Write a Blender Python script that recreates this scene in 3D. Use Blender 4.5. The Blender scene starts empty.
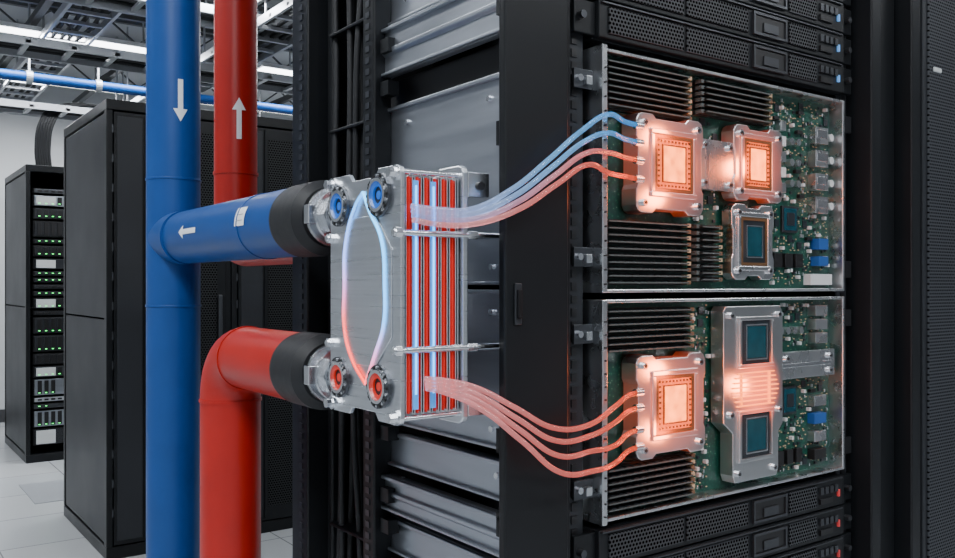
import bpy, math, random
from mathutils import Vector, Euler
random.seed(7)
C = bpy.context.collection

# ---------------------------------------------------------------- materials
MATS = {}
def mat(name, col, rough=.5, metal=0., emit=None, es=0., **kw):
    m = bpy.data.materials.new(name); m.use_nodes = True
    b = m.node_tree.nodes['Principled BSDF']
    b.inputs['Base Color'].default_value = (*col, 1)
    b.inputs['Roughness'].default_value = rough
    b.inputs['Metallic'].default_value = metal
    if emit:
        b.inputs['Emission Color'].default_value = (*emit, 1)
        b.inputs['Emission Strength'].default_value = es
    for k, v in kw.items():
        b.inputs[k.replace('_', ' ')].default_value = v
    MATS[name] = m
    return m
def nodes(m):
    nt = m.node_tree
    return nt, nt.nodes, nt.links, nt.nodes['Principled BSDF']
def math_node(nt, op, a, b=None):
    n = nt.nodes.new('ShaderNodeMath'); n.operation = op
    for i, v in enumerate((a, b)):
        if v is None: continue
        if isinstance(v, (int, float)): n.inputs[i].default_value = v
        else: nt.links.new(v, n.inputs[i])
    return n.outputs[0]
def add_noise(m, scale=(30, 30, 30), amt=.15, rough_amt=.15, bump=0.):
    nt, N, L, b = nodes(m)
    tc = N.new('ShaderNodeTexCoord'); mp = N.new('ShaderNodeMapping')
    mp.inputs['Scale'].default_value = scale
    L.new(tc.outputs['Object'], mp.inputs[0])
    nz = N.new('ShaderNodeTexNoise'); nz.inputs['Scale'].default_value = 1; nz.inputs['Detail'].default_value = 4
    L.new(mp.outputs[0], nz.inputs[0])
    c = b.inputs['Base Color'].default_value[:3]
    mx = N.new('ShaderNodeMix'); mx.data_type = 'RGBA'
    L.new(nz.outputs[0], mx.inputs[0])
    mx.inputs[6].default_value = (*[max(0, x*(1-amt)) for x in c], 1)
    mx.inputs[7].default_value = (*[min(1, x*(1+amt)) for x in c], 1)
    L.new(mx.outputs[2], b.inputs['Base Color'])
    r = b.inputs['Roughness'].default_value
    mr = N.new('ShaderNodeMapRange'); L.new(nz.outputs[0], mr.inputs[0])
    mr.inputs[3].default_value = max(0, r-rough_amt); mr.inputs[4].default_value = min(1, r+rough_amt)
    L.new(mr.outputs[0], b.inputs['Roughness'])
    if bump:
        bp = N.new('ShaderNodeBump'); bp.inputs['Strength'].default_value = bump; bp.inputs['Distance'].default_value = .001
        L.new(nz.outputs[0], bp.inputs['Height']); L.new(bp.outputs[0], b.inputs['Normal'])
def perf(m, p, hole=(.001, .001, .001), rad=.36):
    """staggered punched-hole sheet, metres pitch p"""
    nt, N, L, b = nodes(m)
    tc = N.new('ShaderNodeTexCoord'); s = N.new('ShaderNodeSeparateXYZ'); L.new(tc.outputs['Object'], s.inputs[0])
    u = math_node(nt, 'DIVIDE', math_node(nt, 'ADD', s.outputs[0], s.outputs[1]), p)
    v = math_node(nt, 'DIVIDE', s.outputs[2], p*.866)
    row = math_node(nt, 'MULTIPLY', math_node(nt, 'MODULO', math_node(nt, 'FLOOR', v), 2.), .5)
    a = math_node(nt, 'SUBTRACT', math_node(nt, 'FRACT', math_node(nt, 'ADD', u, row)), .5)
    c = math_node(nt, 'SUBTRACT', math_node(nt, 'FRACT', v), .5)
    d = math_node(nt, 'SQRT', math_node(nt, 'ADD', math_node(nt, 'MULTIPLY', a, a), math_node(nt, 'MULTIPLY', c, c)))
    h = math_node(nt, 'LESS_THAN', d, rad)
    mx = N.new('ShaderNodeMix'); mx.data_type = 'RGBA'; L.new(h, mx.inputs[0])
    mx.inputs[6].default_value = b.inputs['Base Color'].default_value[:]
    mx.inputs[7].default_value = (*hole, 1)
    L.new(mx.outputs[2], b.inputs['Base Color'])
    mr = N.new('ShaderNodeMapRange'); L.new(h, mr.inputs[0])
    mr.inputs[3].default_value = b.inputs['Roughness'].default_value; mr.inputs[4].default_value = 1.
    L.new(mr.outputs[0], b.inputs['Roughness'])
    mr = N.new('ShaderNodeMapRange'); L.new(h, mr.inputs[0])
    mr.inputs[3].default_value = .4; mr.inputs[4].default_value = 0.
    L.new(mr.outputs[0], b.inputs['Specular IOR Level'])

mat('black', (.007, .008, .0095), .36, Specular_IOR_Level=.28); add_noise(MATS['black'], (6, 6, 6), .2, .08)
mat('black_matte', (.004, .004, .005), .65, Specular_IOR_Level=.2)
mat('black_panel', (.018, .020, .024), .42, Specular_IOR_Level=.35); add_noise(MATS['black_panel'], (3, 3, 3), .2, .08)
mat('perf_black', (.03, .032, .037), .45); perf(MATS['perf_black'], .0055)
mat('perf_grey', (.032, .035, .042), .5); perf(MATS['perf_grey'], .006, rad=.30)
mat('perf_tile', (.35, .37, .4), .45); perf(MATS['perf_tile'], .03, rad=.25)
mat('perf_door', (.012, .013, .015), .5); perf(MATS['perf_door'], .014)
mat('steel', (.72, .74, .77), .24, 1.); add_noise(MATS['steel'], (40, 40, 40), .08, .08)
mat('brushed', (.68, .71, .75), .30, 1.); add_noise(MATS['brushed'], (4, 4, 300), .14, .1)
mat('sheet', (.40, .43, .48), .36, .95); add_noise(MATS['sheet'], (6, 6, 50), .2, .1)
mat('alu', (.68, .70, .72), .28, 1.); add_noise(MATS['alu'], (30, 30, 30), .08, .1)
mat('darksteel', (.09, .095, .105), .35, .9)
mat('bronze', (.25, .14, .07), .4, .8)
mat('blue_pipe', (.003, .056, .24), .38, Specular_IOR_Level=.4); add_noise(MATS['blue_pipe'], (14, 14, 14), .18, .06, .2)
mat('red_pipe', (.40, .011, .007), .38, Specular_IOR_Level=.4); add_noise(MATS['red_pipe'], (14, 14, 14), .18, .06, .2)
mat('rubber', (.012, .013, .015), .55, Specular_IOR_Level=.35); add_noise(MATS['rubber'], (60, 60, 60), .3, .1, .3)
mat('white_paint', (.8, .82, .85), .5)
mat('red_gasket', (.60, .012, .008), .30, emit=(1., .03, .015), es=.10)
mat('port_blue', (.005, .10, .45), .3, emit=(.02, .2, 1), es=.22)
mat('port_red', (.5, .02, .012), .3, emit=(1, .04, .02), es=.18)
mat('slot_dark', (.006, .006, .007), .4)
mat('dimm', (.014, .018, .018), .35)
mat('dimm_edge', (.065, .08, .08), .35)
mat('gold', (.55, .30, .08), .35, .8)
mat('beige', (.38, .30, .19), .5)
mat('brown', (.14, .08, .045), .5)
mat('chip', (.012, .017, .022), .3)
mat('die', (.012, .075, .105), .12, .4); add_noise(MATS['die'], (60, 60, 60), .4, .05)
mat('conn_white', (.5, .52, .52), .5)
mat('conn_blue', (.01, .07, .26), .4)
mat('led_green', (.05, .5, .1), .4, emit=(.06, 1, .18), es=3)
mat('led_blue', (.05, .2, .5), .4, emit=(.2, .5, 1), es=.5)
mat('led_red', (.5, .05, .05), .4, emit=(1, .05, .05), es=.08)
mat('lamp', (1, 1, 1), .5, emit=(.95, .97, 1), es=9)
mat('ceil', (.50, .52, .54), .8)
mat('wall', (.66, .68, .70), .7); add_noise(MATS['wall'], (2, 2, 2), .05, .05)
mat('wall_grey', (.34, .355, .37), .7); add_noise(MATS['wall_grey'], (2, 2, 2), .05, .05)
mat('truss', (.11, .115, .12), .5, .4)
mat('tray', (.45, .47, .5), .45, .7)
mat('base', (.05, .05, .055), .5)
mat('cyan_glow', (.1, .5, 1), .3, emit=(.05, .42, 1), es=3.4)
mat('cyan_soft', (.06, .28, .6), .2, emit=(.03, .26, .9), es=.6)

# pcb
m = mat('pcb', (.012, .07, .05), .35)
nt, N, L, b = nodes(m)
tc = N.new('ShaderNodeTexCoord'); br = N.new('ShaderNodeTexVoronoi'); br.distance = 'MANHATTAN'; br.inputs['Scale'].default_value = 190
L.new(tc.outputs['Object'], br.inputs[0])
cr = N.new('ShaderNodeValToRGB'); L.new(br.outputs['Distance'], cr.inputs[0])
e = cr.color_ramp.elements
e[0].position = .12; e[0].color = (.26, .32, .24, 1); e[1].position = .20; e[1].color = (.008, .085, .052, 1)
e2 = cr.color_ramp.elements.new(.8); e2.color = (.004, .044, .033, 1)
L.new(cr.outputs[0], b.inputs['Base Color'])
# hot window: glowing die with fine cell pattern
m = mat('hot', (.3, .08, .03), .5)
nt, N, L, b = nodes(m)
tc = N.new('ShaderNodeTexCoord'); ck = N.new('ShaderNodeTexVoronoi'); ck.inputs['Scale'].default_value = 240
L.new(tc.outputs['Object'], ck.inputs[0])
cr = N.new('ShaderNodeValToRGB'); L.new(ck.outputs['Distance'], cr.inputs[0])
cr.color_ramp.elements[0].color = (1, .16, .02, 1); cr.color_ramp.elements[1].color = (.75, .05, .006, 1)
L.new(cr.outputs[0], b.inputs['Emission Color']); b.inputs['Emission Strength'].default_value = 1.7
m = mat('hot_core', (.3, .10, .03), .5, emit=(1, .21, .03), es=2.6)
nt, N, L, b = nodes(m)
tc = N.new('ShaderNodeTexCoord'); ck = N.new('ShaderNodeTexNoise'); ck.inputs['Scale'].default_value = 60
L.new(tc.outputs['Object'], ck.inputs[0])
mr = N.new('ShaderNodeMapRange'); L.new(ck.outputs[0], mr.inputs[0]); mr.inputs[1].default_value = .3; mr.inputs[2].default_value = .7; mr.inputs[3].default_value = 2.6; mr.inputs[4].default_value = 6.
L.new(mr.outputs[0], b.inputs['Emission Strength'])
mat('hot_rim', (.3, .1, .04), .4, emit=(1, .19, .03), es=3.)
# metal plates: orange halo of the chip painted as emission, fading from its centre
def halo_plate(name, cx, cz, rad=.075, s=.75):
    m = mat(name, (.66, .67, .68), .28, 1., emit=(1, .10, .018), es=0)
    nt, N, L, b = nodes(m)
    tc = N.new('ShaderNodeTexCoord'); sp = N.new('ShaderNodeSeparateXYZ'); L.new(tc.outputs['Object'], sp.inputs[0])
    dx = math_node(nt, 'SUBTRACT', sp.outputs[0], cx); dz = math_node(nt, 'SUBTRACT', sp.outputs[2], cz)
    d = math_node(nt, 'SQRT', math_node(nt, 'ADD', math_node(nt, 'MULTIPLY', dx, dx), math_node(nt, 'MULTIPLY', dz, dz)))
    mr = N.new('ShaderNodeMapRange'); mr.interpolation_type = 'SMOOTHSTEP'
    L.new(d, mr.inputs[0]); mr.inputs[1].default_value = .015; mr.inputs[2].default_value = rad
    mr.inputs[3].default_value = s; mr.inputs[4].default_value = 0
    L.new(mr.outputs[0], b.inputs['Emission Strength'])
# floor tiles
m = mat('floor', (.55, .57, .6), .22)
nt, N, L, b = nodes(m)
tc = N.new('ShaderNodeTexCoord'); bk = N.new('ShaderNodeTexBrick'); L.new(tc.outputs['Object'], bk.inputs[0])
bk.offset = 0; bk.inputs['Scale'].default_value = 1; bk.inputs['Brick Width'].default_value = .6; bk.inputs['Row Height'].default_value = .6
bk.inputs['Mortar Size'].default_value = .004
bk.inputs['Color1'].default_value = (.55, .58, .61, 1); bk.inputs['Color2'].default_value = (.60, .62, .64, 1); bk.inputs['Mortar'].default_value = (.25, .26, .27, 1)
L.new(bk.outputs[0], b.inputs['Base Color'])
# hoses / gradient glow materials
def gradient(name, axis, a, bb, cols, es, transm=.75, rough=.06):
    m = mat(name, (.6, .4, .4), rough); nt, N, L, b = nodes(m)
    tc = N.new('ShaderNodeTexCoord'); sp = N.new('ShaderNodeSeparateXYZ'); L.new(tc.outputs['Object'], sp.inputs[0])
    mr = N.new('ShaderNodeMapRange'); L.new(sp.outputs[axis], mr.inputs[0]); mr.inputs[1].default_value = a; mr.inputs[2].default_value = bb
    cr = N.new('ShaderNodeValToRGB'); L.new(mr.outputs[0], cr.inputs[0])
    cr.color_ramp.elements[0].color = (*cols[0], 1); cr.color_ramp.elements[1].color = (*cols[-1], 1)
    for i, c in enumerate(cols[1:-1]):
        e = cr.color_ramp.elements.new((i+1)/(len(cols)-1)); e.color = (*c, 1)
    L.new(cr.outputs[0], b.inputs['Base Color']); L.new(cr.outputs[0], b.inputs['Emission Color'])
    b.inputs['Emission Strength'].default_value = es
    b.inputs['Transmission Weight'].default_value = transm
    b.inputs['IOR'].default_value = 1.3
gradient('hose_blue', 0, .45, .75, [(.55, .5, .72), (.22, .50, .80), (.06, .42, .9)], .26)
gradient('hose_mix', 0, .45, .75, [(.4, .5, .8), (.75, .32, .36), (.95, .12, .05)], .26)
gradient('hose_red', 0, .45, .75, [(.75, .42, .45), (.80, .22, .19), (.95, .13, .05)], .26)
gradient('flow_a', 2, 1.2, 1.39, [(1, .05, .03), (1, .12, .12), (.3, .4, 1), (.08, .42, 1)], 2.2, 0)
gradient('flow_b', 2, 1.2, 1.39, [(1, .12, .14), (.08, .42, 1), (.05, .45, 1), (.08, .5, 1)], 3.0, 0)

# ---------------------------------------------------------------- mesh builder
class MB:
    def __init__(s): s.v = []; s.f = []; s.m = []; s.sm = []; s.names = []
    def mi(s, n):
        if n not in s.names: s.names.append(n)
        return s.names.index(n)
    def add(s, vs, fs, m, smooth=False):
        o = len(s.v); s.v += vs; k = s.mi(m)
        for f in fs: s.f.append([i+o for i in f]); s.m.append(k); s.sm.append(smooth)
    def box(s, x0, x1, y0, y1, z0, z1, m):
        s.add([(x0,y0,z0),(x1,y0,z0),(x1,y1,z0),(x0,y1,z0),(x0,y0,z1),(x1,y0,z1),(x1,y1,z1),(x0,y1,z1)],
              [(0,3,2,1),(4,5,6,7),(0,1,5,4),(1,2,6,5),(2,3,7,6),(3,0,4,7)], m)
    def _pt(s, ax, a, b, h):
        return {'x': (h, a, b), 'y': (b, h, a), 'z': (a, b, h)}[ax]
    def cyl(s, c, ax, r, h, m, n=24, r2=None, smooth=True):
        """centre of start face c, extends h along +axis"""
        r2 = r if r2 is None else r2
        vs = []
        for hh, rr in ((0, r), (h, r2)):
            for i in range(n):
                t = 2*math.pi*i/n; p = s._pt(ax, rr*math.cos(t), rr*math.sin(t), hh)
                vs.append((c[0]+p[0], c[1]+p[1], c[2]+p[2]))
        s.add(vs, [(i, (i+1) % n, n+(i+1) % n, n+i) for i in range(n)], m, smooth)
        s.add(vs[:n], [tuple(range(n))[::-1]], m); s.add(vs[n:], [tuple(range(n))], m)
    def ring(s, c, ax, ro, ri, h, m, n=28):
        vs = []
        for hh, rr in ((0, ro), (h, ro), (h, ri), (0, ri)):
            for i in range(n):
                t = 2*math.pi*i/n; p = s._pt(ax, rr*math.cos(t), rr*math.sin(t), hh)
                vs.append((c[0]+p[0], c[1]+p[1], c[2]+p[2]))
        fs = []
        for k in range(4):
            for i in range(n):
                j = (i+1) % n; k2 = (k+1) % 4
                fs.append((k*n+i, k*n+j, k2*n+j, k2*n+i))
        s.add(vs, fs, m)
    def prism(s, pts, ax, a0, a1, m):
        """pts: 2D outline. ax 'y' -> (x,z); ax 'x' -> (y,z); ax 'z' -> (x,y)"""
        n = len(pts)
        def P(p, a): return {'x': (a, p[0], p[1]), 'y': (p[0], a, p[1]), 'z': (p[0], p[1], a)}[ax]
        vs = [P(p, a0) for p in pts]+[P(p, a1) for p in pts]
        s.add(vs, [tuple(range(n))[::-1], tuple(range(n, 2*n))]+[(i, (i+1) % n, n+(i+1) % n, n+i) for i in range(n)], m)
    def frame(s, x0, x1, z0, z1, w, y0, y1, m):
        s.box(x0, x1, y0, y1, z0, z0+w, m); s.box(x0, x1, y0, y1, z1-w, z1, m)
        s.box(x0, x0+w, y0, y1, z0+w, z1-w, m); s.box(x1-w, x1, y0, y1, z0+w, z1-w, m)
    def done(s, name, parent=None, bevel=0., seg=2):
        me = bpy.data.meshes.new(name); me.from_pydata(s.v, [], s.f)
        for n in s.names: me.materials.append(MATS[n])
        for p, k, q in zip(me.polygons, s.m, s.sm): p.material_index = k; p.use_smooth = q
        import bmesh
        bm = bmesh.new(); bm.from_mesh(me); bmesh.ops.recalc_face_normals(bm, faces=bm.faces); bm.to_mesh(me); bm.free()
        o = bpy.data.objects.new(name, me); C.objects.link(o)
        if bevel:
            bv = o.modifiers.new('b', 'BEVEL'); bv.width = bevel; bv.segments = seg; bv.limit_method = 'ANGLE'; bv.angle_limit = .7
        if parent: o.parent = parent
        return o
def empty(name, parent=None):
    o = bpy.data.objects.new(name, None); o.empty_display_size = .1; C.objects.link(o)
    if parent: o.parent = parent
    return o
def tube(name, pts, r, m, parent=None, smooth=True, res=5):
    cu = bpy.data.curves.new(name, 'CURVE'); cu.dimensions = '3D'; cu.bevel_depth = r; cu.bevel_resolution = res; cu.resolution_u = 10
    cu.use_fill_caps = True
    if smooth:
        sp = cu.splines.new('BEZIER'); sp.bezier_points.add(len(pts)-1)
        for bp, p in zip(sp.bezier_points, pts): bp.co = p; bp.handle_left_type = bp.handle_right_type = 'AUTO'
    else:
        sp = cu.splines.new('POLY'); sp.points.add(len(pts)-1)
        for q, p in zip(sp.points, pts): q.co = (*p, 1)
        sp.use_smooth = True
    cu.materials.append(MATS[m])
    o = bpy.data.objects.new(name, cu); C.objects.link(o)
    if parent: o.parent = parent
    return o
def rrect(a0, a1, b0, b1, r, n=5):
    out = []
    for (ca, cb, t0) in ((a1-r, b1-r, 0), (a0+r, b1-r, 90), (a0+r, b0+r, 180), (a1-r, b0+r, 270)):
        for i in range(n+1):
            t = math.radians(t0+90*i/n); out.append((ca+r*math.cos(t), cb+r*math.sin(t)))
    return out

# ---------------------------------------------------------------- room
X0, X1, Y0, Y1, H = -3.2, 7.0, -3.2, 9.3, 3.35
b_ = MB(); b_.box(X0, X1, Y0, Y1, -.05, 0, 'floor'); b_.done('floor')
b_ = MB(); b_.box(X0, X1, Y0, Y1, H, H+.05, 'ceil'); b_.done('ceiling')
b_ = MB(); b_.box(X0, X1, Y1, Y1+.05, 0, H, 'wall'); b_.done('wall_back')
b_ = MB(); b_.box(X0, X1, Y0-.05, Y0, 0, H, 'wall_grey'); b_.done('wall_front')
b_ = MB(); b_.box(X0-.05, X0, Y0, Y1, 0, H, 'wall'); b_.done('wall_left')
b_ = MB(); b_.box(X1, X1+.05, Y0, Y1, 0, H, 'wall_grey'); b_.done('wall_right')
b_ = MB(); b_.box(X0, X1, Y1-.015, Y1, 0, .12, 'base'); b_.done('baseboard_back')
b_ = MB(); b_.box(.9, 1.5, 5.7, 6.3, 0, .004, 'perf_tile'); b_.done('vented_floor_tile')

# ceiling structure
g = empty('ceiling_truss')
b_ = MB()
for y in (4.2, 4.8, 5.5, 6.2, 6.9, 7.6, 8.4):
    b_.box(X0, X1, y, y+.04, 3.12, 3.15, 'truss'); b_.box(X0, X1, y, y+.04, 3.29, 3.33, 'truss')
    x = -1.
    while x < 5:
        b_.prism([(x, 3.15), (x+.02, 3.15), (x+.2, 3.29), (x+.18, 3.29)], 'y', y+.012, y+.028, 'truss')
        b_.prism([(x+.38, 3.15), (x+.4, 3.15), (x+.22, 3.29), (x+.2, 3.29)], 'y', y+.012, y+.028, 'truss'); x += .4
for x in (-.6, .2, 1., 1.8, 2.6, 3.4, 4.2): b_.box(x, x+.045, 3, Y1, 3.07, 3.12, 'truss')
b_.done('beams', g)
def ladder(name, axis, c0, c1, off, z, w):
    g = empty(name); b_ = MB()
    def bx(a0, a1, o0, o1, z0, z1, m):
        if axis == 'x': b_.box(a0, a1, o0, o1, z0, z1, m)
        else: b_.box(o0, o1, a0, a1, z0, z1, m)
    bx(c0, c1, off, off+.02, z, z+.05, 'tray'); bx(c0, c1, off+w-.02, off+w, z, z+.05, 'tray')
    a = c0+.1
    while a < c1: bx(a, a+.03, off, off+w, z+.01, z+.03, 'tray'); a += .25
    b_.done('rails', g)
    b2 = MB(); a = c0+.6
    while a < c1:
        for o in (off+.01, off+w-.01):
            p = (a, o, z+.05) if axis == 'x' else (o, a, z+.05)
            b2.cyl(p, 'z', .008, H-z-.05, 'tray', 8)
        a += 1.1
    b2.done('hanger_rods', g)
    for k in range(4):
        o = off+.06+k*(w-.12)/3
        pts = [((c0+i*.5), o+random.uniform(-.02, .02), z+.045) for i in range(int((c1-c0)/.5)+1)]
        if axis == 'y': pts = [(p[1], p[0], p[2]) for p in pts]
        tube('cable', pts, .014, 'rubber', g, res=2)
ladder('cable_tray', 'x', -1, 5.5, 5.7, 2.72, .35)
ladder('cable_tray', 'x', -1, 5.5, 7.2, 2.62, .35)
ladder('cable_tray', 'x', -1, 5.5, 5.05, 2.90, .3)
ladder('cable_tray', 'y', 3.2, 9.2, 2.0, 2.86, .35)
ladder('cable_tray', 'y', 3.6, 9.2, 1.05, 2.95, .3)
g = empty('overhead_coolant_pipe')
b_ = MB(); b_.cyl((-1.5, 6.69, 2.74), 'x', .036, 8, 'blue_pipe', 20)
for x in (-.5, 1, 1.45, 2.5, 4): b_.ring((x, 6.69, 2.74), 'x', .045, .036, .04, 'tray', 20); b_.cyl((x+.02, 6.69, 2.78), 'z', .008, H-2.78, 'tray', 8)
b_.done('pipe', g)
# ceiling lights: fixture + area lamp
def light_strip(x, y, L_, ang, power):
    g = empty('ceiling_light'); b_ = MB()
    if ang == 'x':
        b_.box(x-L_/2, x+L_/2, y-.08, y+.08, 3.0, 3.03, 'white_paint'); b_.box(x-L_/2+.02, x+L_/2-.02, y-.06, y+.06, 2.99, 3.0, 'lamp')
        for xx in (x-L_/3, x+L_/3): b_.cyl((xx, y, 3.03), 'z', .006, H-3.03, 'tray', 8)
    else:
        b_.box(x-.08, x+.08, y-L_/2, y+L_/2, 3.0, 3.03, 'white_paint'); b_.box(x-.06, x+.06, y-L_/2+.02, y+L_/2-.02, 2.99, 3.0, 'lamp')
        for yy in (y-L_/3, y+L_/3): b_.cyl((x, yy, 3.03), 'z', .006, H-3.03, 'tray', 8)
    b_.done('fixture', g)
    l = bpy.data.lights.new('lamp', 'AREA'); l.shape = 'RECTANGLE'; l.energy = power; l.color = (.95, .975, 1)
    l.size = L_ if ang == 'x' else .3; l.size_y = .3 if ang == 'x' else L_
    o = bpy.data.objects.new('lamp', l); C.objects.link(o); o.location = (x, y, 2.97); o.parent = g
for y in (5.0, 6.5, 8.0):
    for x in (1.2, 3.4): light_strip(x, y, 1.6, 'x', 50)
light_strip(-.6, 2.6, 1.8, 'y', 34); light_strip(-.6, .3, 1.8, 'y', 46)
light_strip(-.9, -1.6, 1.8, 'y', 42); light_strip(1.1, -1.1, 1.8, 'x', 52); light_strip(3.4, -1.1, 1.8, 'x', 22)
light_strip(2.4, 2.6, 1.8, 'x', 26)

# ---------------------------------------------------------------- background cabinets
def cabinet(x, y, w, d, h, open_front=False):
    g = empty('server_cabinet'); b_ = MB()
    b_.box(x, x+w, y, y+d, .0, .06, 'black'); b_.box(x, x+w, y, y+d, h-.05, h, 'black')
    b_.box(x, x+.03, y, y+.05, .06, h-.05, 'black'); b_.box(x+w-.03, x+w, y, y+.05, .06, h-.05, 'black')
    for xs in (x+.004, x+w-.024):
        for z0, z1 in ((.07, h*.52), (h*.52+.008, h-.06)): b_.box(xs, xs+.02, y+.055, y+d-.04, z0, z1, 'black_panel')
    b_.box(x, x+w, y+d-.03, y+d, .06, h-.05, 'black')
    b_.done('frame', g, .004)
    b_ = MB()
    if not open_front:
        b_.box(x+.032, x+w-.032, y-.012, y+.012, .07, h-.06, 'black')
        b_.box(x+.19, x+w-.075, y-.014, y-.011, .14, h-.12, 'perf_door')
        b_.box(x+.045, x+.16, y-.0145, y-.011, .09, h-.08, 'black_panel')
        b_.box(x+w-.075, x+w-.055, y-.035, y-.012, 1.0, 1.25, 'darksteel')
        b_.box(x+.17, x+.178, y-.022, y-.012, .08, h-.07, 'black')
        for i in range(14): b_.box(x+.024, x+.032, y-.004, y, .2+i*.14, .24+i*.14, 'darksteel')
        b_.done('door', g, .003)
    else:
        z = .12; k = 0
        while z < h-.2:
            hh = random.choice((.045, .045, .09, .09, .13))
            mm = random.choice(('sheet', 'black_panel', 'darksteel', 'perf_black', 'tray'))
            b_.box(x+.05, x+w-.05, y+.03, y+d-.1, z, z+hh-.008, 'black_matte')
            b_.box(x+.06, x+w-.06, y+.02, y+.03, z+.004, z+hh-.012, mm)
            n = random.randint(2, 9)
            for i in range(n):
                xx = x+.08+i*.045
                b_.box(xx, xx+.028, y+.012, y+.02, z+.012, z+hh-.02, 'slot_dark')
                if k % 3 != 0: b_.box(xx+.004, xx+.018, y+.009, y+.012, z+.018, z+.024, 'led_green')
            if k % 5 == 0: b_.box(x+.07, x+.2, y+.01, y+.02, z+.01, z+hh-.02, 'conn_white')
            z += hh+.004; k += 1
        b_.done('equipment', g, .002)
for i in range(4): cabinet(.987+i*.605, 4.33, .6, 1.0, 2.18)
for i in range(3): cabinet(1.05+i*.605, 7.03, .6, 1.05, 2.18, True)
g = empty('cable_bundle')
for k in range(6):
    o = k*.018
    tube('cable', [(1.17+o, 7.3, 2.185), (1.16+o, 7.3, 2.35), (1.19+o, 7.28, 2.55), (1.27+o, 7.3, 2.66), (1.9+o, 7.3, 2.68)], .012, 'rubber', g, res=2)

# ---------------------------------------------------------------- main rack
RX0, RX1, RY0, RY1, RH = .553, 1.36, .722, 1.235, 2.2
g = rack = empty('server_rack'); b_ = MB()
b_.box(RX0, .642, .712, .724, 0, RH, 'black')
b_.box(.630, .642, .724, .80, 0, RH, 'black')
b_.box(.646, .654, .722, .745, 0, RH, 'black')
b_.box(.655, .688, .738, .744, 0, RH, 'black_panel')
b_.box(1.205, 1.232, .738, .744, 0, RH, 'black_panel')
b_.box(1.236, 1.262, .70, .75, 0, RH, 'black')
b_.box(1.266, 1.33, .716, .75, 0, RH, 'black')
b_.box(1.333, RX1, .69, .76, 0, RH, 'black')
b_.box(RX0, RX1, RY0, RY1, 0, .06, 'black'); b_.box(RX0, RX1, RY0, RY1, RH-.05, RH, 'black')
b_.box(RX1-.02, RX1, .76, RY1, .06, RH-.05, 'black_panel'); b_.box(RX0, RX1, RY1-.015, RY1, .06, RH-.05, 'black_matte')
b_.box(RX0, .580, .990, 1.020, 0, RH, 'black'); b_.box(RX0+.02, .585, 1.150, 1.165, 0, RH, 'black'); b_.box(RX0-.005, .600, 1.18, RY1, 0, RH, 'black')
b_.box(.64, .65, .98, RY1, .06, RH-.05, 'black_matte')
b_.done('frame', g, .0025)
b_ = MB(); z = .3
while z < 2.1:
    for k in range(3):
        zz = z+k*.0148
        b_.box(.668, .6765, .7365, .7385, zz, zz+.009, 'slot_dark'); b_.box(1.214, 1.222, .7365, .7385, zz, zz+.009, 'slot_dark')
        b_.box(.5515, .5535, 1.000, 1.010, zz, zz+.008, 'darksteel'); b_.box(.5465, .5485, 1.195, 1.205, zz, zz+.008, 'black_panel')
    z += .0445
b_.done('rail_holes', g)
b_ = MB()
b_.box(.566, .572, .706, .712, 1.265, 1.295, 'black_matte'); b_.box(.5645, .5735, .709, .712, 1.258, 1.302, 'black_panel')
b_.done('latch', g, .001)
b_ = MB(); XS = .580
def sheet(z0, z1, ridge=0, x=XS):
    b_.box(x, x+.012, .728, 1.03, z0, z1, 'sheet')
    b_.box(x-.006, x, .728, 1.03, z1-.005, z1, 'sheet'); b_.box(x-.006, x, .728, 1.03, z0, z0+.004, 'sheet')
    for i in range(ridge):
        zz = z0+(z1-z0)*(i+1)/(ridge+1); b_.prism([(x, zz-.006), (x-.005, zz-.002), (x-.005, zz+.003), (x, zz+.004)], 'y', .728, 1.03, 'sheet')
sheet(1.83, 1.95, 1); sheet(1.70, 1.825, 1); sheet(1.640, 1.695, 0); sheet(1.572, 1.634, 1, XS-.010); sheet(1.300, 1.532, 0); sheet(1.120, 1.295, 0)
z = 1.114
for k in range(14):
    sheet(z-.050, z-.006, 1 if k % 2 else 0, XS-(k % 2)*.010); z -= .056
b_.box(XS+.012, XS+.02, .728, 1.03, 1.53, 1.572, 'slot_dark')
b_.done('side_sheet_panels', g, .0012)
b_ = MB()
for (yy, zz) in ((.775, 1.508), (.95, 1.508), (.775, 1.665), (.95, 1.665), (.77, 1.32), (.77, 1.27), (.77, 1.14), (.95, 1.14), (.76, 1.09), (.76, 1.01), (.96, 1.05)):
    b_.cyl((XS-.003, yy, zz), 'x', .0035, .004, 'steel', 12)
for zz in (1.59, 1.45, 1.12, 1.03): b_.box(XS-.016, XS-.004, .732, .742, zz, zz+.026, 'black')
for zz in (1.545, 1.60, 1.10, 1.02, .98): b_.box(XS-.020, XS-.004, .965, .985, zz, zz+.018, 'black')
b_.done('panel_screws', g)
for k in range(10):
    y = 1.050+k*.0105; x = .578+.012*(k % 3)
    pts = [(x, y+random.uniform(-.005, .005)+.012*math.sin(zz*5+k*.6), .08+zz) for zz in [i*.17 for i in range(13)]]
    pts = [(p[0]+random.uniform(-.004, .004), p[1], p[2]) for p in pts]
    tube('power_cable', pts, .0046, 'rubber', rack, res=3)
b_ = MB()
for zz in (.95, 1.13, 1.52, 1.66): b_.box(.568, .618, 1.038, 1.15, zz, zz+.005, 'black')
b_.done('cable_ties', g, .002)

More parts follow.
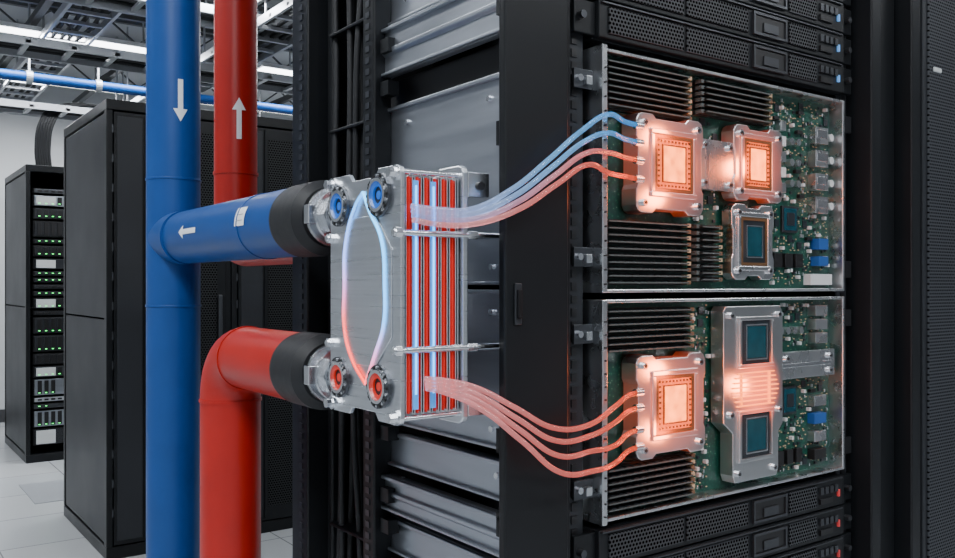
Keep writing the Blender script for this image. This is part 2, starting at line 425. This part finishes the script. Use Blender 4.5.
# ---------------------------------------------------------------- 1U rack servers
def rack_server(z0, h=.0425, y=.722):
    g = empty('rack_server'); b_ = MB(); xa, xb = .697, 1.198
    b_.box(xa, xb, y+.012, 1.20, z0, z0+h, 'darksteel')
    b_.box(xa, xb, y, y+.012, z0, z0+h, 'black')
    b_.box(.664, xa, y+.006, y+.012, z0+.002, z0+h-.002, 'black'); b_.box(xb, 1.228, y+.006, y+.012, z0+.002, z0+h-.002, 'black')
    b_.done('chassis', g, .0012)
    b_ = MB()
    for x0, x1 in ((.712, .84), (.846, .968), (1.06, 1.125)):
        b_.box(x0, x1, y-.002, y, z0+.006, z0+h-.006, 'perf_black')
    b_.frame(.978, 1.052, z0+.006, z0+h-.006, .0035, y-.004, y, 'darksteel')
    b_.box(.982, 1.048, y-.002, y, z0+.010, z0+h-.010, 'slot_dark')
    b_.box(1.0, 1.032, y-.004, y-.002, z0+.012, z0+.024, 'darksteel')
    for i in range(4): b_.box(1.134+i*.012, 1.142+i*.012, y-.003, y, z0+.022, z0+.032, 'darksteel')
    b_.box(1.134, 1.165, y-.003, y, z0+.008, z0+.016, 'slot_dark')
    b_.box(1.179, 1.183, y-.003, y, z0+.014, z0+.024, 'led_blue' if z0 > 1.3 else 'led_red')
    for x in (.672, 1.212): b_.cyl((x, y-.002, z0+h/2), 'y', .0045, .008, 'darksteel', 12)
    b_.box(.70, 1.19, y-.003, y, z0+h-.003, z0+h-.0012, 'darksteel')
    b_.done('bezel', g)
for k in range(6): rack_server(1.585+k*.0447)
for k in range(10): rack_server(.975-k*.0447)

# ---------------------------------------------------------------- open liquid cooled server nodes
YB = .745
def dimms(b_, x0, x1, z0, z1, n):
    p = (z1-z0)/n
    for i in range(n):
        z = z0+i*p
        b_.box(x0, x1, YB-.006, YB, z, z+p*.8, 'slot_dark')
        b_.box(x0+.004, x1-.010, YB-.020, YB-.006, z+p*.22, z+p*.46, 'dimm')
        b_.box(x0+.006, x1-.012, YB-.0205, YB-.020, z+p*.24, z+p*.46, 'dimm_edge')
        xx = x0+.012
        while xx < x1-.024:
            b_.box(xx, xx+.008, YB-.018, YB-.009, z+p*.46, z+p*.54, 'chip'); xx += .0125
        b_.box(x1-.009, x1-.002, YB-.016, YB-.006, z+p*.1, z+p*.68, 'beige' if i % 2 else 'brown')
        b_.box(x1-.002, x1+.003, YB-.010, YB-.002, z+p*.2, z+p*.6, 'gold' if i % 3 else 'beige')
        b_.box(x0-.001, x0+.005, YB-.016, YB-.006, z+p*.1, z+p*.68, 'dimm_edge')
def outline(x0, x1, z0, z1, e=.005, c=.009):
    """cold plate outline: rounded ears on corners, shallow waist on each side"""
    return [(x0, z0+c), (x0+c*.4, z0+c*.3), (x0+c, z0), (x0+.028, z0), (x0+.034, z0+e), (x1-.034, z0+e), (x1-.028, z0), (x1-c, z0), (x1-c*.4, z0+c*.3), (x1, z0+c),
         (x1, z0+.028), (x1-e*.6, z0+.034), (x1-e*.6, z1-.034), (x1, z1-.028), (x1, z1-c), (x1-c*.4, z1-c*.3), (x1-c, z1), (x1-.028, z1), (x1-.034, z1-e), (x0+.034, z1-e), (x0+.028, z1), (x0+c, z1),
         (x0+c*.4, z1-c*.3), (x0, z1-c), (x0, z1-.028), (x0+e*.6, z1-.034), (x0+e*.6, z0+.034), (x0, z0+.028)]
def screws(b_, pts, y):
    for x, z in pts:
        b_.cyl((x, y-.004, z), 'y', .0042, .004, 'steel', 14); b_.cyl((x, y-.0046, z), 'y', .0022, .001, 'slot_dark', 6)
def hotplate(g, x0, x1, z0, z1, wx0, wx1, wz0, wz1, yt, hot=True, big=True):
    nm = 'halo_%d' % len(MATS)
    if hot: halo_plate(nm, (wx0+wx1)/2, (wz0+wz1)/2, .088 if big else .074)  # window's halo put into the plate's own emission
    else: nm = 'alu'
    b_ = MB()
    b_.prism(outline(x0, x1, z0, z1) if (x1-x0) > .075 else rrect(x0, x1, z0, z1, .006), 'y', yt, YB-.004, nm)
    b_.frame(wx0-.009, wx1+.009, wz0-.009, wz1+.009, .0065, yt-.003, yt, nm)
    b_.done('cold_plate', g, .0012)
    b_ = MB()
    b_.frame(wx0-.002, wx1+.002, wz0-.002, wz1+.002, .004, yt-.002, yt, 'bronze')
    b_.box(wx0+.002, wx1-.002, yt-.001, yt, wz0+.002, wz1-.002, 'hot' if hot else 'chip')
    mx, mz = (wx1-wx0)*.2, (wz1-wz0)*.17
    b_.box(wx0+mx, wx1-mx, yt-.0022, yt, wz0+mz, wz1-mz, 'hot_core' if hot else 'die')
    if hot:
        n = 10
        for i in range(n):
            for (xx, zz) in ((wx0+.004+(wx1-wx0-.008)*i/(n-1), wz0+.005), (wx0+.004+(wx1-wx0-.008)*i/(n-1), wz1-.005),
                             (wx0+.005, wz0+.004+(wz1-wz0-.008)*i/(n-1)), (wx1-.005, wz0+.004+(wz1-wz0-.008)*i/(n-1))):
                b_.box(xx-.0012, xx+.0012, yt-.0024, yt, zz-.0012, zz+.0012, 'bronze')
        b_.frame(wx0+mx-.002, wx1-mx+.002, wz0+mz-.002, wz1-mz+.002, .0012, yt-.0028, yt, 'bronze')
    else:
        b_.frame(wx0+mx-.002, wx1-mx+.002, wz0+mz-.002, wz1-mz+.002, .0015, yt-.0028, yt, 'steel')
    c = .012
    screws(b_, [(x0+c, z0+c), (x1-c, z0+c), (x0+c, z1-c), (x1-c, z1-c)], yt)
    b_.done('processor_window', g)
    if hot:
        for dz in ((-.055, .055) if big else (0,)):
            l = bpy.data.lights.new('glow', 'POINT'); l.energy = .24 if big else .26; l.color = (1, .17, .035); l.shadow_soft_size = .012
            o = bpy.data.objects.new('chip_glow', l); C.objects.link(o); o.location = ((wx0+wx1)/2, yt-.032, (wz0+wz1)/2+dz*.7); o.parent = g
def components(b_, x0, x1, z0, z1, n, avoid=()):
    placed = list(avoid)
    for _ in range(n*4):
        if n <= 0: break
        t = random.random()
        w, h, d, m = (.003, .0018, .0015, 'beige') if t < .4 else (.005, .004, .002, 'chip') if t < .58 else (.005, .005, .006, 'conn_white') if t < .68 else (.010, .010, .002, 'chip') if t < .78 else (.0022, .0045, .003, 'alu') if t < .95 else (.012, .005, .006, 'slot_dark')
        x = random.uniform(x0, x1-w); z = random.uniform(z0, z1-h)
        if any(x < q[1]+.0007 and x+w > q[0]-.0007 and z < q[3]+.0007 and z+h > q[2]-.0007 for q in placed): continue
        placed.append((x, x+w, z, z+h)); b_.box(x, x+w, YB-d, YB, z, z+h, m); n -= 1
def tray(g, z0, z1):
    b_ = MB(); xa, xb = .693, 1.200
    b_.box(xa, xb, YB, YB+.003, z0+.002, z1-.002, 'pcb')
    b_.done('circuit_board', g)
    b_ = MB()
    b_.box(xa, xa+.008, .712, YB+.02, z0, z1, 'alu'); b_.box(xb-.005, xb, .722, YB+.02, z0, z1, 'alu')
    b_.box(xa+.008, xb-.005, .722, YB+.02, z1-.004, z1, 'alu'); b_.box(xa+.008, xb-.005, .722, YB+.02, z0, z0+.004, 'alu')
    b_.box(xa, xb, YB+.003, YB+.02, z0, z1, 'darksteel')
    b_.box(xa+.02, xb-.02, YB+.02, 1.15, z0+.004, z1-.004, 'black_matte')
    b_.done('tray', g, .001)
    b_ = MB()
    for zz in (z0+.03, z1-.05):
        b_.box(.664, xa, .728, .732, zz, zz+.022, 'darksteel'); b_.box(.678, .687, .722, .728, zz+.004, zz+.014, 'alu')
        b_.cyl((.671, .724, zz+.011), 'y', .004, .005, 'steel', 12)
    b_.box(1.201, 1.228, .728, .732, z0+.02, z0+.045, 'darksteel'); b_.box(1.201, 1.228, .728, .732, z1-.045, z1-.02, 'darksteel')
    n = 16
    for i in range(n):
        zz = z0+.01+(z1-z0-.02)*i/n; b_.cyl((xa+.004, .7105, zz), 'y', .0013, .002, 'slot_dark', 8)
    b_.done('mounting_ears', g, .0005)

# upper node
g = up = empty('open_server_node'); tray(g, 1.291, 1.574)
b_ = MB()
dimms(b_, .710, .868, 1.508, 1.566, 8); dimms(b_, .885, 1.035, 1.520, 1.566, 6)
dimms(b_, .710, .866, 1.300, 1.380, 10); dimms(b_, .876, .928, 1.304, 1.380, 9)
b_.done('memory_slots', g)
hotplate(g, .752, .872, 1.386, 1.505, .784, .848, 1.415, 1.479, .716)
hotplate(g, .938, 1.044, 1.412, 1.512, .960, 1.014, 1.430, 1.492, .720, True, False)
hotplate(g, .939, 1.030, 1.307, 1.408, .958, 1.010, 1.328, 1.388, .724, False)
b_ = MB(); b_.box(.868, .942, .722, .732, 1.422, 1.486, 'alu'); b_.box(.884, .890, .7215, .722, 1.422, 1.486, 'steel')
screws(b_, [(.880, 1.43), (.880, 1.478), (.930, 1.43), (.930, 1.478)], .722); b_.done('bridge_plate', g, .001)
b_ = MB()
solid = [(.705, 1.04, 1.505, 1.57), (.74, 1.045, 1.38, 1.515), (.705, .93, 1.296, 1.38), (.93, 1.035, 1.3, 1.41)]
big = []
for k in range(4):
    z = 1.405+k*.034; b_.box(1.140, 1.172, YB-.014, YB, z, z+.024, 'alu'); b_.box(1.143, 1.169, YB-.0145, YB-.013, z+.008, z+.020, 'steel'); b_.cyl((1.184, YB-.012, z+.012), 'y', .0055, .012, 'conn_white', 12); big.append((1.138, 1.19, z, z+.026))
b_.box(1.074, 1.110, YB-.004, YB, 1.375, 1.413, 'darksteel'); b_.box(1.077, 1.107, YB-.005, YB-.003, 1.378, 1.410, 'die'); b_.box(1.083, 1.101, YB-.006, YB-.004, 1.385, 1.403, 'chip'); big.append((1.07, 1.112, 1.372, 1.416))
for k in range(5): b_.box(1.062, 1.074, YB-.010, YB, 1.43+k*.022, 1.444+k*.022, 'conn_white' if k % 2 else 'alu'); big.append((1.06, 1.076, 1.43+k*.022, 1.444+k*.022))
for k in range(6): b_.cyl((1.09+(k % 2)*.016, YB-.009, 1.445+(k//2)*.03), 'y', .0052, .009, 'alu', 14); big.append((1.082+(k % 2)*.016, 1.098+(k % 2)*.016, 1.437+(k//2)*.03, 1.453+(k//2)*.03))
b_.box(1.148, 1.172, YB-.014, YB, 1.352, 1.368, 'conn_blue'); b_.box(1.148, 1.172, YB-.014, YB, 1.328, 1.342, 'conn_blue'); big.append((1.146, 1.174, 1.326, 1.370))
b_.box(1.13, 1.185, YB-.012, YB, 1.300, 1.316, 'conn_white'); big.append((1.128, 1.187, 1.298, 1.318))
for k in range(3): b_.box(1.05+k*.025, 1.068+k*.025, YB-.008, YB, 1.325, 1.345, 'slot_dark'); big.append((1.05+k*.025, 1.068+k*.025, 1.325, 1.345))
components(b_, 1.045, 1.19, 1.30, 1.565, 380, solid+big)
components(b_, .87, .94, 1.38, 1.52, 70, [(.935, 1.05, 1.3, 1.52)])
b_.done('components', g, .0004, 1)

# lower node
g = lo = empty('open_server_node'); tray(g, 1.026, 1.283)
b_ = MB()
dimms(b_, .710, .872, 1.220, 1.274, 7); dimms(b_, .710, .874, 1.034, 1.088, 7)
b_.done('memory_slots', g)
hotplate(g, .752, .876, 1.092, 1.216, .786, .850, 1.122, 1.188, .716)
halo_plate('halo_bar', .985, 1.162, .060, 2.2)  # orange glow between the two chips, painted as emission on the plate
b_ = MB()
b_.prism([(.940, 1.040), (1.030, 1.040), (1.034, 1.05), (1.034, 1.10), (1.044, 1.11), (1.044, 1.262), (1.038, 1.272), (.922, 1.272), (.917, 1.266), (.917, 1.12), (.936, 1.105), (.936, 1.05)], 'y', .720, YB-.004, 'halo_bar')
b_.frame(.946, 1.020, 1.190, 1.258, .005, .7165, .720, 'halo_bar'); b_.frame(.946, 1.020, 1.066, 1.134, .005, .7165, .720, 'halo_bar')
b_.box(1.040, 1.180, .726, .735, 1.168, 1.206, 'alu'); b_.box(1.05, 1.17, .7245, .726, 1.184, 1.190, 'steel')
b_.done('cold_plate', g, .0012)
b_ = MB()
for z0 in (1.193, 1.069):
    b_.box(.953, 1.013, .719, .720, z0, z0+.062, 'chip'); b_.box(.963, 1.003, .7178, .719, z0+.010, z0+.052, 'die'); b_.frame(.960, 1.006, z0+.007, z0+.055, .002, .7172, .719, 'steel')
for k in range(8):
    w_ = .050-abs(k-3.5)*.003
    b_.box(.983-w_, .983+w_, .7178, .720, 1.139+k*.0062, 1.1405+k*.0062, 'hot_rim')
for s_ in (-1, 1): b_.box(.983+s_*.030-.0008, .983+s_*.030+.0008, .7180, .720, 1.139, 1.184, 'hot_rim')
screws(b_, [(.93, 1.26), (1.032, 1.26), (.93, 1.13), (1.034, 1.13), (.945, 1.052), (1.022, 1.052)], .720); screws(b_, [(1.06, 1.197), (1.165, 1.197), (1.165, 1.176)], .726)
b_.done('processor_windows', g)
l = bpy.data.lights.new('glow', 'POINT'); l.energy = .26; l.color = (1, .17, .035); l.shadow_soft_size = .012
o = bpy.data.objects.new('chip_glow', l); C.objects.link(o); o.location = (.985, .69, 1.163); o.parent = g
b_ = MB(); big = [(1.04, 1.185, 1.165, 1.21)]
b_.box(1.074, 1.108, YB-.004, YB, 1.115, 1.155, 'darksteel'); b_.box(1.077, 1.105, YB-.005, YB-.003, 1.118, 1.152, 'die'); b_.box(1.083, 1.099, YB-.006, YB-.004, 1.126, 1.144, 'chip'); big.append((1.07, 1.112, 1.112, 1.158))
for k in range(3): b_.box(1.14, 1.17, YB-.014, YB, 1.215+k*.02, 1.23+k*.02, 'alu'); big.append((1.138, 1.172, 1.215+k*.02, 1.23+k*.02))
for k in range(4): b_.box(1.14, 1.17, YB-.012, YB, 1.045+k*.026, 1.060+k*.026, 'conn_blue' if k == 2 else 'alu' if k % 2 else 'slot_dark'); big.append((1.138, 1.172, 1.045+k*.026, 1.062+k*.026))
for k in range(3): b_.box(1.058+k*.022, 1.072+k*.022, YB-.008, YB, 1.045, 1.065, 'slot_dark'); big.append((1.058+k*.022, 1.072+k*.022, 1.045, 1.065))
for k in range(4): b_.cyl((1.065+k*.016, YB-.009, 1.235), 'y', .0052, .009, 'alu', 14); big.append((1.057+k*.016, 1.073+k*.016, 1.227, 1.243))
components(b_, 1.045, 1.19, 1.034, 1.275, 380, big)
components(b_, .878, .917, 1.034, 1.275, 110)
b_.done('components', g, .0004, 1)

# ---------------------------------------------------------------- heat exchanger
g = hx = empty('plate_heat_exchanger')
def plate_outline(y0, y1, z0, z1):
    t = .008; r = .008
    return [(y0, z0+r), (y0+r*.3, z0+r*.3), (y0+r, z0), (y0+.045, z0), (y0+.052, z0+t), (y1-.052, z0+t), (y1-.045, z0), (y1-r, z0), (y1-r*.3, z0+r*.3), (y1, z0+r),
            (y1, z1-r), (y1-r*.3, z1-r*.3), (y1-r, z1), (y1-.045, z1), (y1-.052, z1-t), (y0+.052, z1-t), (y0+.045, z1), (y0+r, z1), (y0+r*.3, z1-r*.3), (y0, z1-r)]
b_ = MB(); b_.prism(plate_outline(.736, .8905, 1.160, 1.420), 'x', .4417, .4465, 'brushed')
pts = [(.752, 1.248), (.785, 1.215), (.838, 1.215), (.868, 1.248), (.868, 1.335), (.838, 1.372), (.785, 1.372), (.752, 1.335)]
b_.prism(pts, 'x', .4402, .4417, 'brushed')
b_.done('front_plate', g, .0014)
b_ = MB(); b_.prism(plate_outline(.736, .8905, 1.155, 1.425), 'x', .516, .523, 'brushed'); b_.done('rear_plate', g, .0014)
b_ = MB(); n = 13
for i in range(n):
    x = .4475+i*.00525
    if i % 2:
        b_.box(x-.0006, x+.0048, .7435, .880, 1.173, 1.407, 'red_gasket'); b_.box(x+.0012, x+.0026, .7420, .881, 1.171, 1.409, 'red_gasket')
    else:
        b_.box(x, x+.0014, .7415, .883, 1.170, 1.410, 'steel'); b_.box(x+.0014, x+.0028, .7445, .880, 1.172, 1.408, 'slot_dark'); b_.box(x+.0028, x+.0042, .7415, .883, 1.170, 1.410, 'steel')
b_.done('plate_pack', g, .0003, 1)
b_ = MB()
for y, z in ((.865, 1.387), (.7765, 1.392), (.865, 1.198), (.7765, 1.196)):
    bl = z > 1.3
    b_.ring((.4375, y, z), 'x', .0225, .0165, .0045, 'darksteel'); b_.ring((.4355, y, z), 'x', .0175, .0140, .006, 'steel')
    b_.ring((.4375, y, z), 'x', .0140, .0090, .005, 'port_blue' if bl else 'port_red'); b_.cyl((.4398, y, z), 'x', .0095, .002, 'slot_dark')
    b_.cyl((.4392, y, z), 'x', .0045, .001, 'port_blue' if bl else 'port_red')
    for k in range(20):
        t = 2*math.pi*k/20; b_.cyl((.4362, y+.0198*math.cos(t), z+.0198*math.sin(t)), 'x', .0016, .0015, 'steel' if k % 2 else 'slot_dark', 6)
b_.done('ports', g)
b_ = MB()
for y in (.745, .883):
    for z in (1.168, 1.412):
        b_.cyl((.432, y, z), 'x', .0055, .010, 'steel', 6, smooth=False); b_.cyl((.439, y, z), 'x', .0075, .003, 'steel', 18)
        b_.cyl((.440, y-.001, z+(.002 if z > 1.3 else -.002)), 'x', .0028, .080, 'steel', 12)
for z in (1.235, 1.352):
    for y in (.739, .886):
        b_.cyl((.434, y, z), 'x', .0034, .140, 'steel', 16)
        b_.cyl((.436, y, z), 'x', .0058, .007, 'steel', 6, smooth=False); b_.cyl((.523, y, z), 'x', .0050, .012, 'steel', 6, smooth=False)
for z in (1.163, 1.392):
    b_.box(.523, .5505, .736, .742, z, z+.026, 'steel'); b_.box(.523, .5505, .742, .775, z+.020, z+.026, 'steel'); b_.cyl((.538, .733, z+.012), 'y', .0045, .004, 'slot_dark', 12)
    b_.box(.523, .5505, .86, .885, z, z+.006, 'steel')
b_.done('tie_rods', g, .0006, 1)
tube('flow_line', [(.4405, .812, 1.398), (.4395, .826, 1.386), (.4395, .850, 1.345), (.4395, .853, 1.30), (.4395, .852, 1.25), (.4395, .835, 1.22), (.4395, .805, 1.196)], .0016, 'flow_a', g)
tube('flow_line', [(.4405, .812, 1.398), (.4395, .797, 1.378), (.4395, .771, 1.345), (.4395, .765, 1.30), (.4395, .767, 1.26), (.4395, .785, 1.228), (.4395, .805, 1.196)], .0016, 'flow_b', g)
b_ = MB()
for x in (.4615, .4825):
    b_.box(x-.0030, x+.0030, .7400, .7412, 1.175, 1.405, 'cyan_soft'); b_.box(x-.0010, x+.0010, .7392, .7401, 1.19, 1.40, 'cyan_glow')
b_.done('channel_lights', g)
PX = .463
b_ = MB()
for z in (1.380, 1.196):
    b_.cyl((PX, .886, z), 'y', .021, .012, 'steel'); b_.cyl((PX, .896, z), 'y', .027, .011, 'steel', 8, smooth=False); b_.cyl((PX, .906, z), 'y', .031, .005, 'steel', 32)
    b_.cyl((PX, .911, z), 'y', .027, .010, 'steel', 32); b_.cyl((PX, .920, z), 'y', .035, .006, 'steel', 32); b_.cyl((PX, .925, z), 'y', .030, .009, 'darksteel', 32)
    b_.box(PX-.008, PX+.008, .903, .922, z+.026, z+.036, 'steel'); b_.box(PX-.040, PX-.028, .908, .921, z-.01, z+.012, 'steel')
b_.done('fittings', g, .001)

# ---------------------------------------------------------------- pipes
def decal_arrow(name, parent, axis, c, R, ang, s0, length, width, m='white_paint', arrow=True, dirn=1):
    """flat sticker wrapped round a pipe. axis y or z; ang = angle of centre; runs along the axis from s0"""
    b_ = MB(); N_ = 14
    def P(s, t):
        a = ang+t/R
        if axis == 'z': return (c[0]+R*math.cos(a), c[1]+R*math.sin(a), s)
        return (c[0]+R*math.cos(a), s, c[2]+R*math.sin(a))
    hw = width/2; sh = .18*width; hl = width*.9 if arrow else 0
    L1 = length-hl
    for i in range(N_):
        t0 = -hw+width*i/N_; t1 = -hw+width*(i+1)/N_
        if not arrow: b_.add([P(s0, t0), P(s0, t1), P(s0+length, t1), P(s0+length, t0)], [(0, 1, 2, 3)], m, True); continue
        q = [P(s0+dirn*L1, t0), P(s0+dirn*L1, t1), P(s0+dirn*(L1+hl*(1-abs(t1)/hw)), t1), P(s0+dirn*(L1+hl*(1-abs(t0)/hw)), t0)]
        b_.add(q, [(0, 1, 2, 3)], m, True)
    if arrow:
        for i in range(4):
            t0 = -sh+2*sh*i/4; t1 = -sh+2*sh*(i+1)/4
            b_.add([P(s0, t0), P(s0, t1), P(s0+dirn*L1, t1), P(s0+dirn*L1, t0)], [(0, 1, 2, 3)], m, True)
    return b_.done(name, parent)
R = .0440; VY = 1.534
g = empty('coolant_supply_pipe'); b_ = MB()
b_.cyl((.46, VY, 0), 'z', R+.001, H, 'blue_pipe', 48)
b_.cyl((PX, 1.01, 1.380), 'y', R, VY-1.01, 'blue_pipe', 48)
b_.ring((.46, VY, 1.262), 'z', R+.0022, R, .004, 'blue_pipe', 48); b_.ring((.46, VY, 1.480), 'z', R+.0022, R, .004, 'blue_pipe', 48)
b_.cyl((PX-.003, VY-.075, 1.380), 'y', R+.001, .07, 'blue_pipe', 48)
b_.ring((PX, 1.12, 1.380), 'y', R+.0012, R, .004, 'blue_pipe', 48)
b_.ring((.46, VY, 0), 'z', R+.03, R, .01, 'steel', 32)
b_.done('pipe', g, .0015)
b_ = MB(); b_.cyl((PX, .9345, 1.380), 'y', .036, .0105, 'rubber', 40, .0455); b_.cyl((PX, .945, 1.380), 'y', .0455, .062, 'rubber', 48); b_.cyl((PX, 1.007, 1.380), 'y', .0455, .006, 'rubber', 48, .0442)
b_.done('coupling', g)
A = math.atan2(-1.534, -.46)
decal_arrow('flow_arrow', g, 'z', (.46, VY), R+.0016, A+.25, 1.650, .072, .024, dirn=-1)
decal_arrow('flow_arrow', g, 'y', (PX, 0, 1.380), R+.0008, math.pi-.05, 1.290, .080, .022, dirn=1)
decal_arrow('label', g, 'y', (PX, 0, 1.380), R+.0008, math.pi-.25, 1.095, .034, .026, arrow=False)
decal_arrow('label_text', g, 'y', (PX, 0, 1.380), R+.0012, math.pi-.12, 1.101, .022, .0012, m='tray', arrow=False)
decal_arrow('label_text', g, 'y', (PX, 0, 1.380), R+.0012, math.pi-.30, 1.101, .018, .0012, m='tray', arrow=False)

def arc_pts(c, r, a0, a1, n, x):
    return [(x, c[0]+r*math.cos(a0+(a1-a0)*i/n), c[1]+r*math.sin(a0+(a1-a0)*i/n)) for i in range(n+1)]
g = empty('coolant_return_pipe')
rb = .065; ey = 1.264
pts = [(PX, 1.00, 1.196), (PX, ey-rb, 1.196)]+arc_pts((ey-rb, 1.196-rb), rb, math.pi/2, 0, 16, PX)[1:]+[(PX, ey, 0.)]
tube('pipe', pts, R, 'red_pipe', g, smooth=False, res=14)
b_ = MB(); b_.ring((PX, ey-rb-.004, 1.196), 'y', R+.0015, R-.001, .004, 'red_pipe', 48); b_.ring((PX, ey, 1.196-rb-.004), 'z', R+.0015, R-.001, .004, 'red_pipe', 48)
b_.ring((PX, ey, 0), 'z', R+.03, R-.001, .01, 'steel', 32)
b_.cyl((PX, .9345, 1.196), 'y', .036, .0105, 'rubber', 40, .0455); b_.cyl((PX, .945, 1.196), 'y', .0455, .060, 'rubber', 48); b_.cyl((PX, 1.005, 1.196), 'y', .0455, .006, 'rubber', 48, .0442)
b_.done('coupling', g)
g = empty('coolant_riser_pipe')
RZ = 1.382; rx, ry = .66, 1.772
pts = [(rx, ry, H), (rx, ry, RZ+rb)]+[(rx, ry-rb+rb*math.cos(t), RZ+rb-rb*math.sin(t)) for t in [math.pi/2*i/14 for i in range(15)]]+[(rx, 1.32, RZ)]
tube('pipe', pts, R, 'red_pipe', g, smooth=False, res=14)
b_ = MB(); b_.ring((rx, 1.30, RZ), 'y', R+.01, R-.002, .03, 'darksteel', 32); b_.ring((rx, ry, 1.53), 'z', R+.002, R-.001, .006, 'red_pipe', 48); b_.done('flange', g)
decal_arrow('flow_arrow', g, 'z', (rx, ry), R+.0016, math.atan2(-ry, -rx)+.15, 1.60, .085, .028, dirn=1)

# ---------------------------------------------------------------- coolant hoses
def hose(name, pts, r, m, g):
    tube(name, pts, r, m, g, res=6)
g = empty('coolant_hose_set'); YH = .733
ends = [(1.487, 'hose_blue'), (1.467, 'hose_blue'), (1.446, 'hose_mix'), (1.424, 'hose_red')]
b_ = MB()
for k, (ez, m) in enumerate(ends):
    d = k*.0050
    hose('hose', [(.452, YH-.001*k, 1.378-d*.9), (.485, YH-.003, 1.376-d), (.515, .722-.003*k, 1.377-d), (.552, .700-.004*k, 1.398-d*1.4), (.592, .690-.004*k, 1.430-d*1.8),
                  (.640, .690-.003*k, 1.466-k*.0125), (.690, .698, ez+.004-k*.001), (.725, .708, ez+.001), (.752, .712, ez)], .0029, m, g)
    b_.cyl((.745, .712, ez), 'x', .0044, .012, 'steel', 14)
ends = [(1.174, .0), (1.156, .006), (1.130, .016), (1.110, .030)]
for k, (ez, dip) in enumerate(ends):
    d = k*.0050
    hose('hose', [(.468, YH-.001*k, 1.206-d*.6), (.490, YH-.004, 1.203-d*.8), (.520, .718-.003*k, 1.195-d*1.4), (.556, .700-.004*k, 1.174-d*2.2), (.600, .690-.004*k, 1.150-d*2.0-dip*.5),
                  (.650, .690-.003*k, 1.148-dip*1.2-k*.004), (.700, .698, ez-.010), (.730, .708, ez-.002), (.752, .712, ez)], .0029, 'hose_red', g)
    b_.cyl((.745, .712, ez), 'x', .0044, .012, 'steel', 14)
b_.done('hose_fittings', g)

# ---------------------------------------------------------------- neighbouring cabinet (right)
g = empty('server_cabinet'); b_ = MB()
b_.box(1.385, 1.43, .724, 1.25, 0, 2.2, 'black'); b_.box(1.43, 2.15, .73, 1.25, 0, .1, 'black'); b_.box(1.43, 2.15, .73, 1.25, 2.1, 2.2, 'black'); b_.box(2.10, 2.15, .724, 1.25, .1, 2.1, 'black'); b_.box(1.43, 2.1, 1.2, 1.25, .1, 2.1, 'black')
b_.done('frame', g, .003)
b_ = MB(); b_.box(1.386, 2.15, .70, .722, .02, 2.18, 'black_panel'); b_.box(1.398, 2.13, .697, .701, .08, 2.12, 'perf_grey'); b_.box(1.412, 1.436, .694, .698, 1.643, 1.651, 'conn_white'); b_.done('door', g, .003)

# ---------------------------------------------------------------- world + camera
w = bpy.data.worlds.new('w'); bpy.context.scene.world = w; w.use_nodes = True
w.node_tree.nodes['Background'].inputs[0].default_value = (.6, .7, .8, 1); w.node_tree.nodes['Background'].inputs[1].default_value = .1
cam = bpy.data.cameras.new('cam'); co = bpy.data.objects.new('camera', cam); C.objects.link(co)
co.location = (0, 0, 1.3)
co.rotation_euler = Vector((.588, .809, 0)).to_track_quat('-Z', 'Y').to_euler()
cam.lens = 867/955*36; cam.sensor_width = 36; cam.shift_y = 6/955; cam.clip_start = .02
bpy.context.scene.camera = co
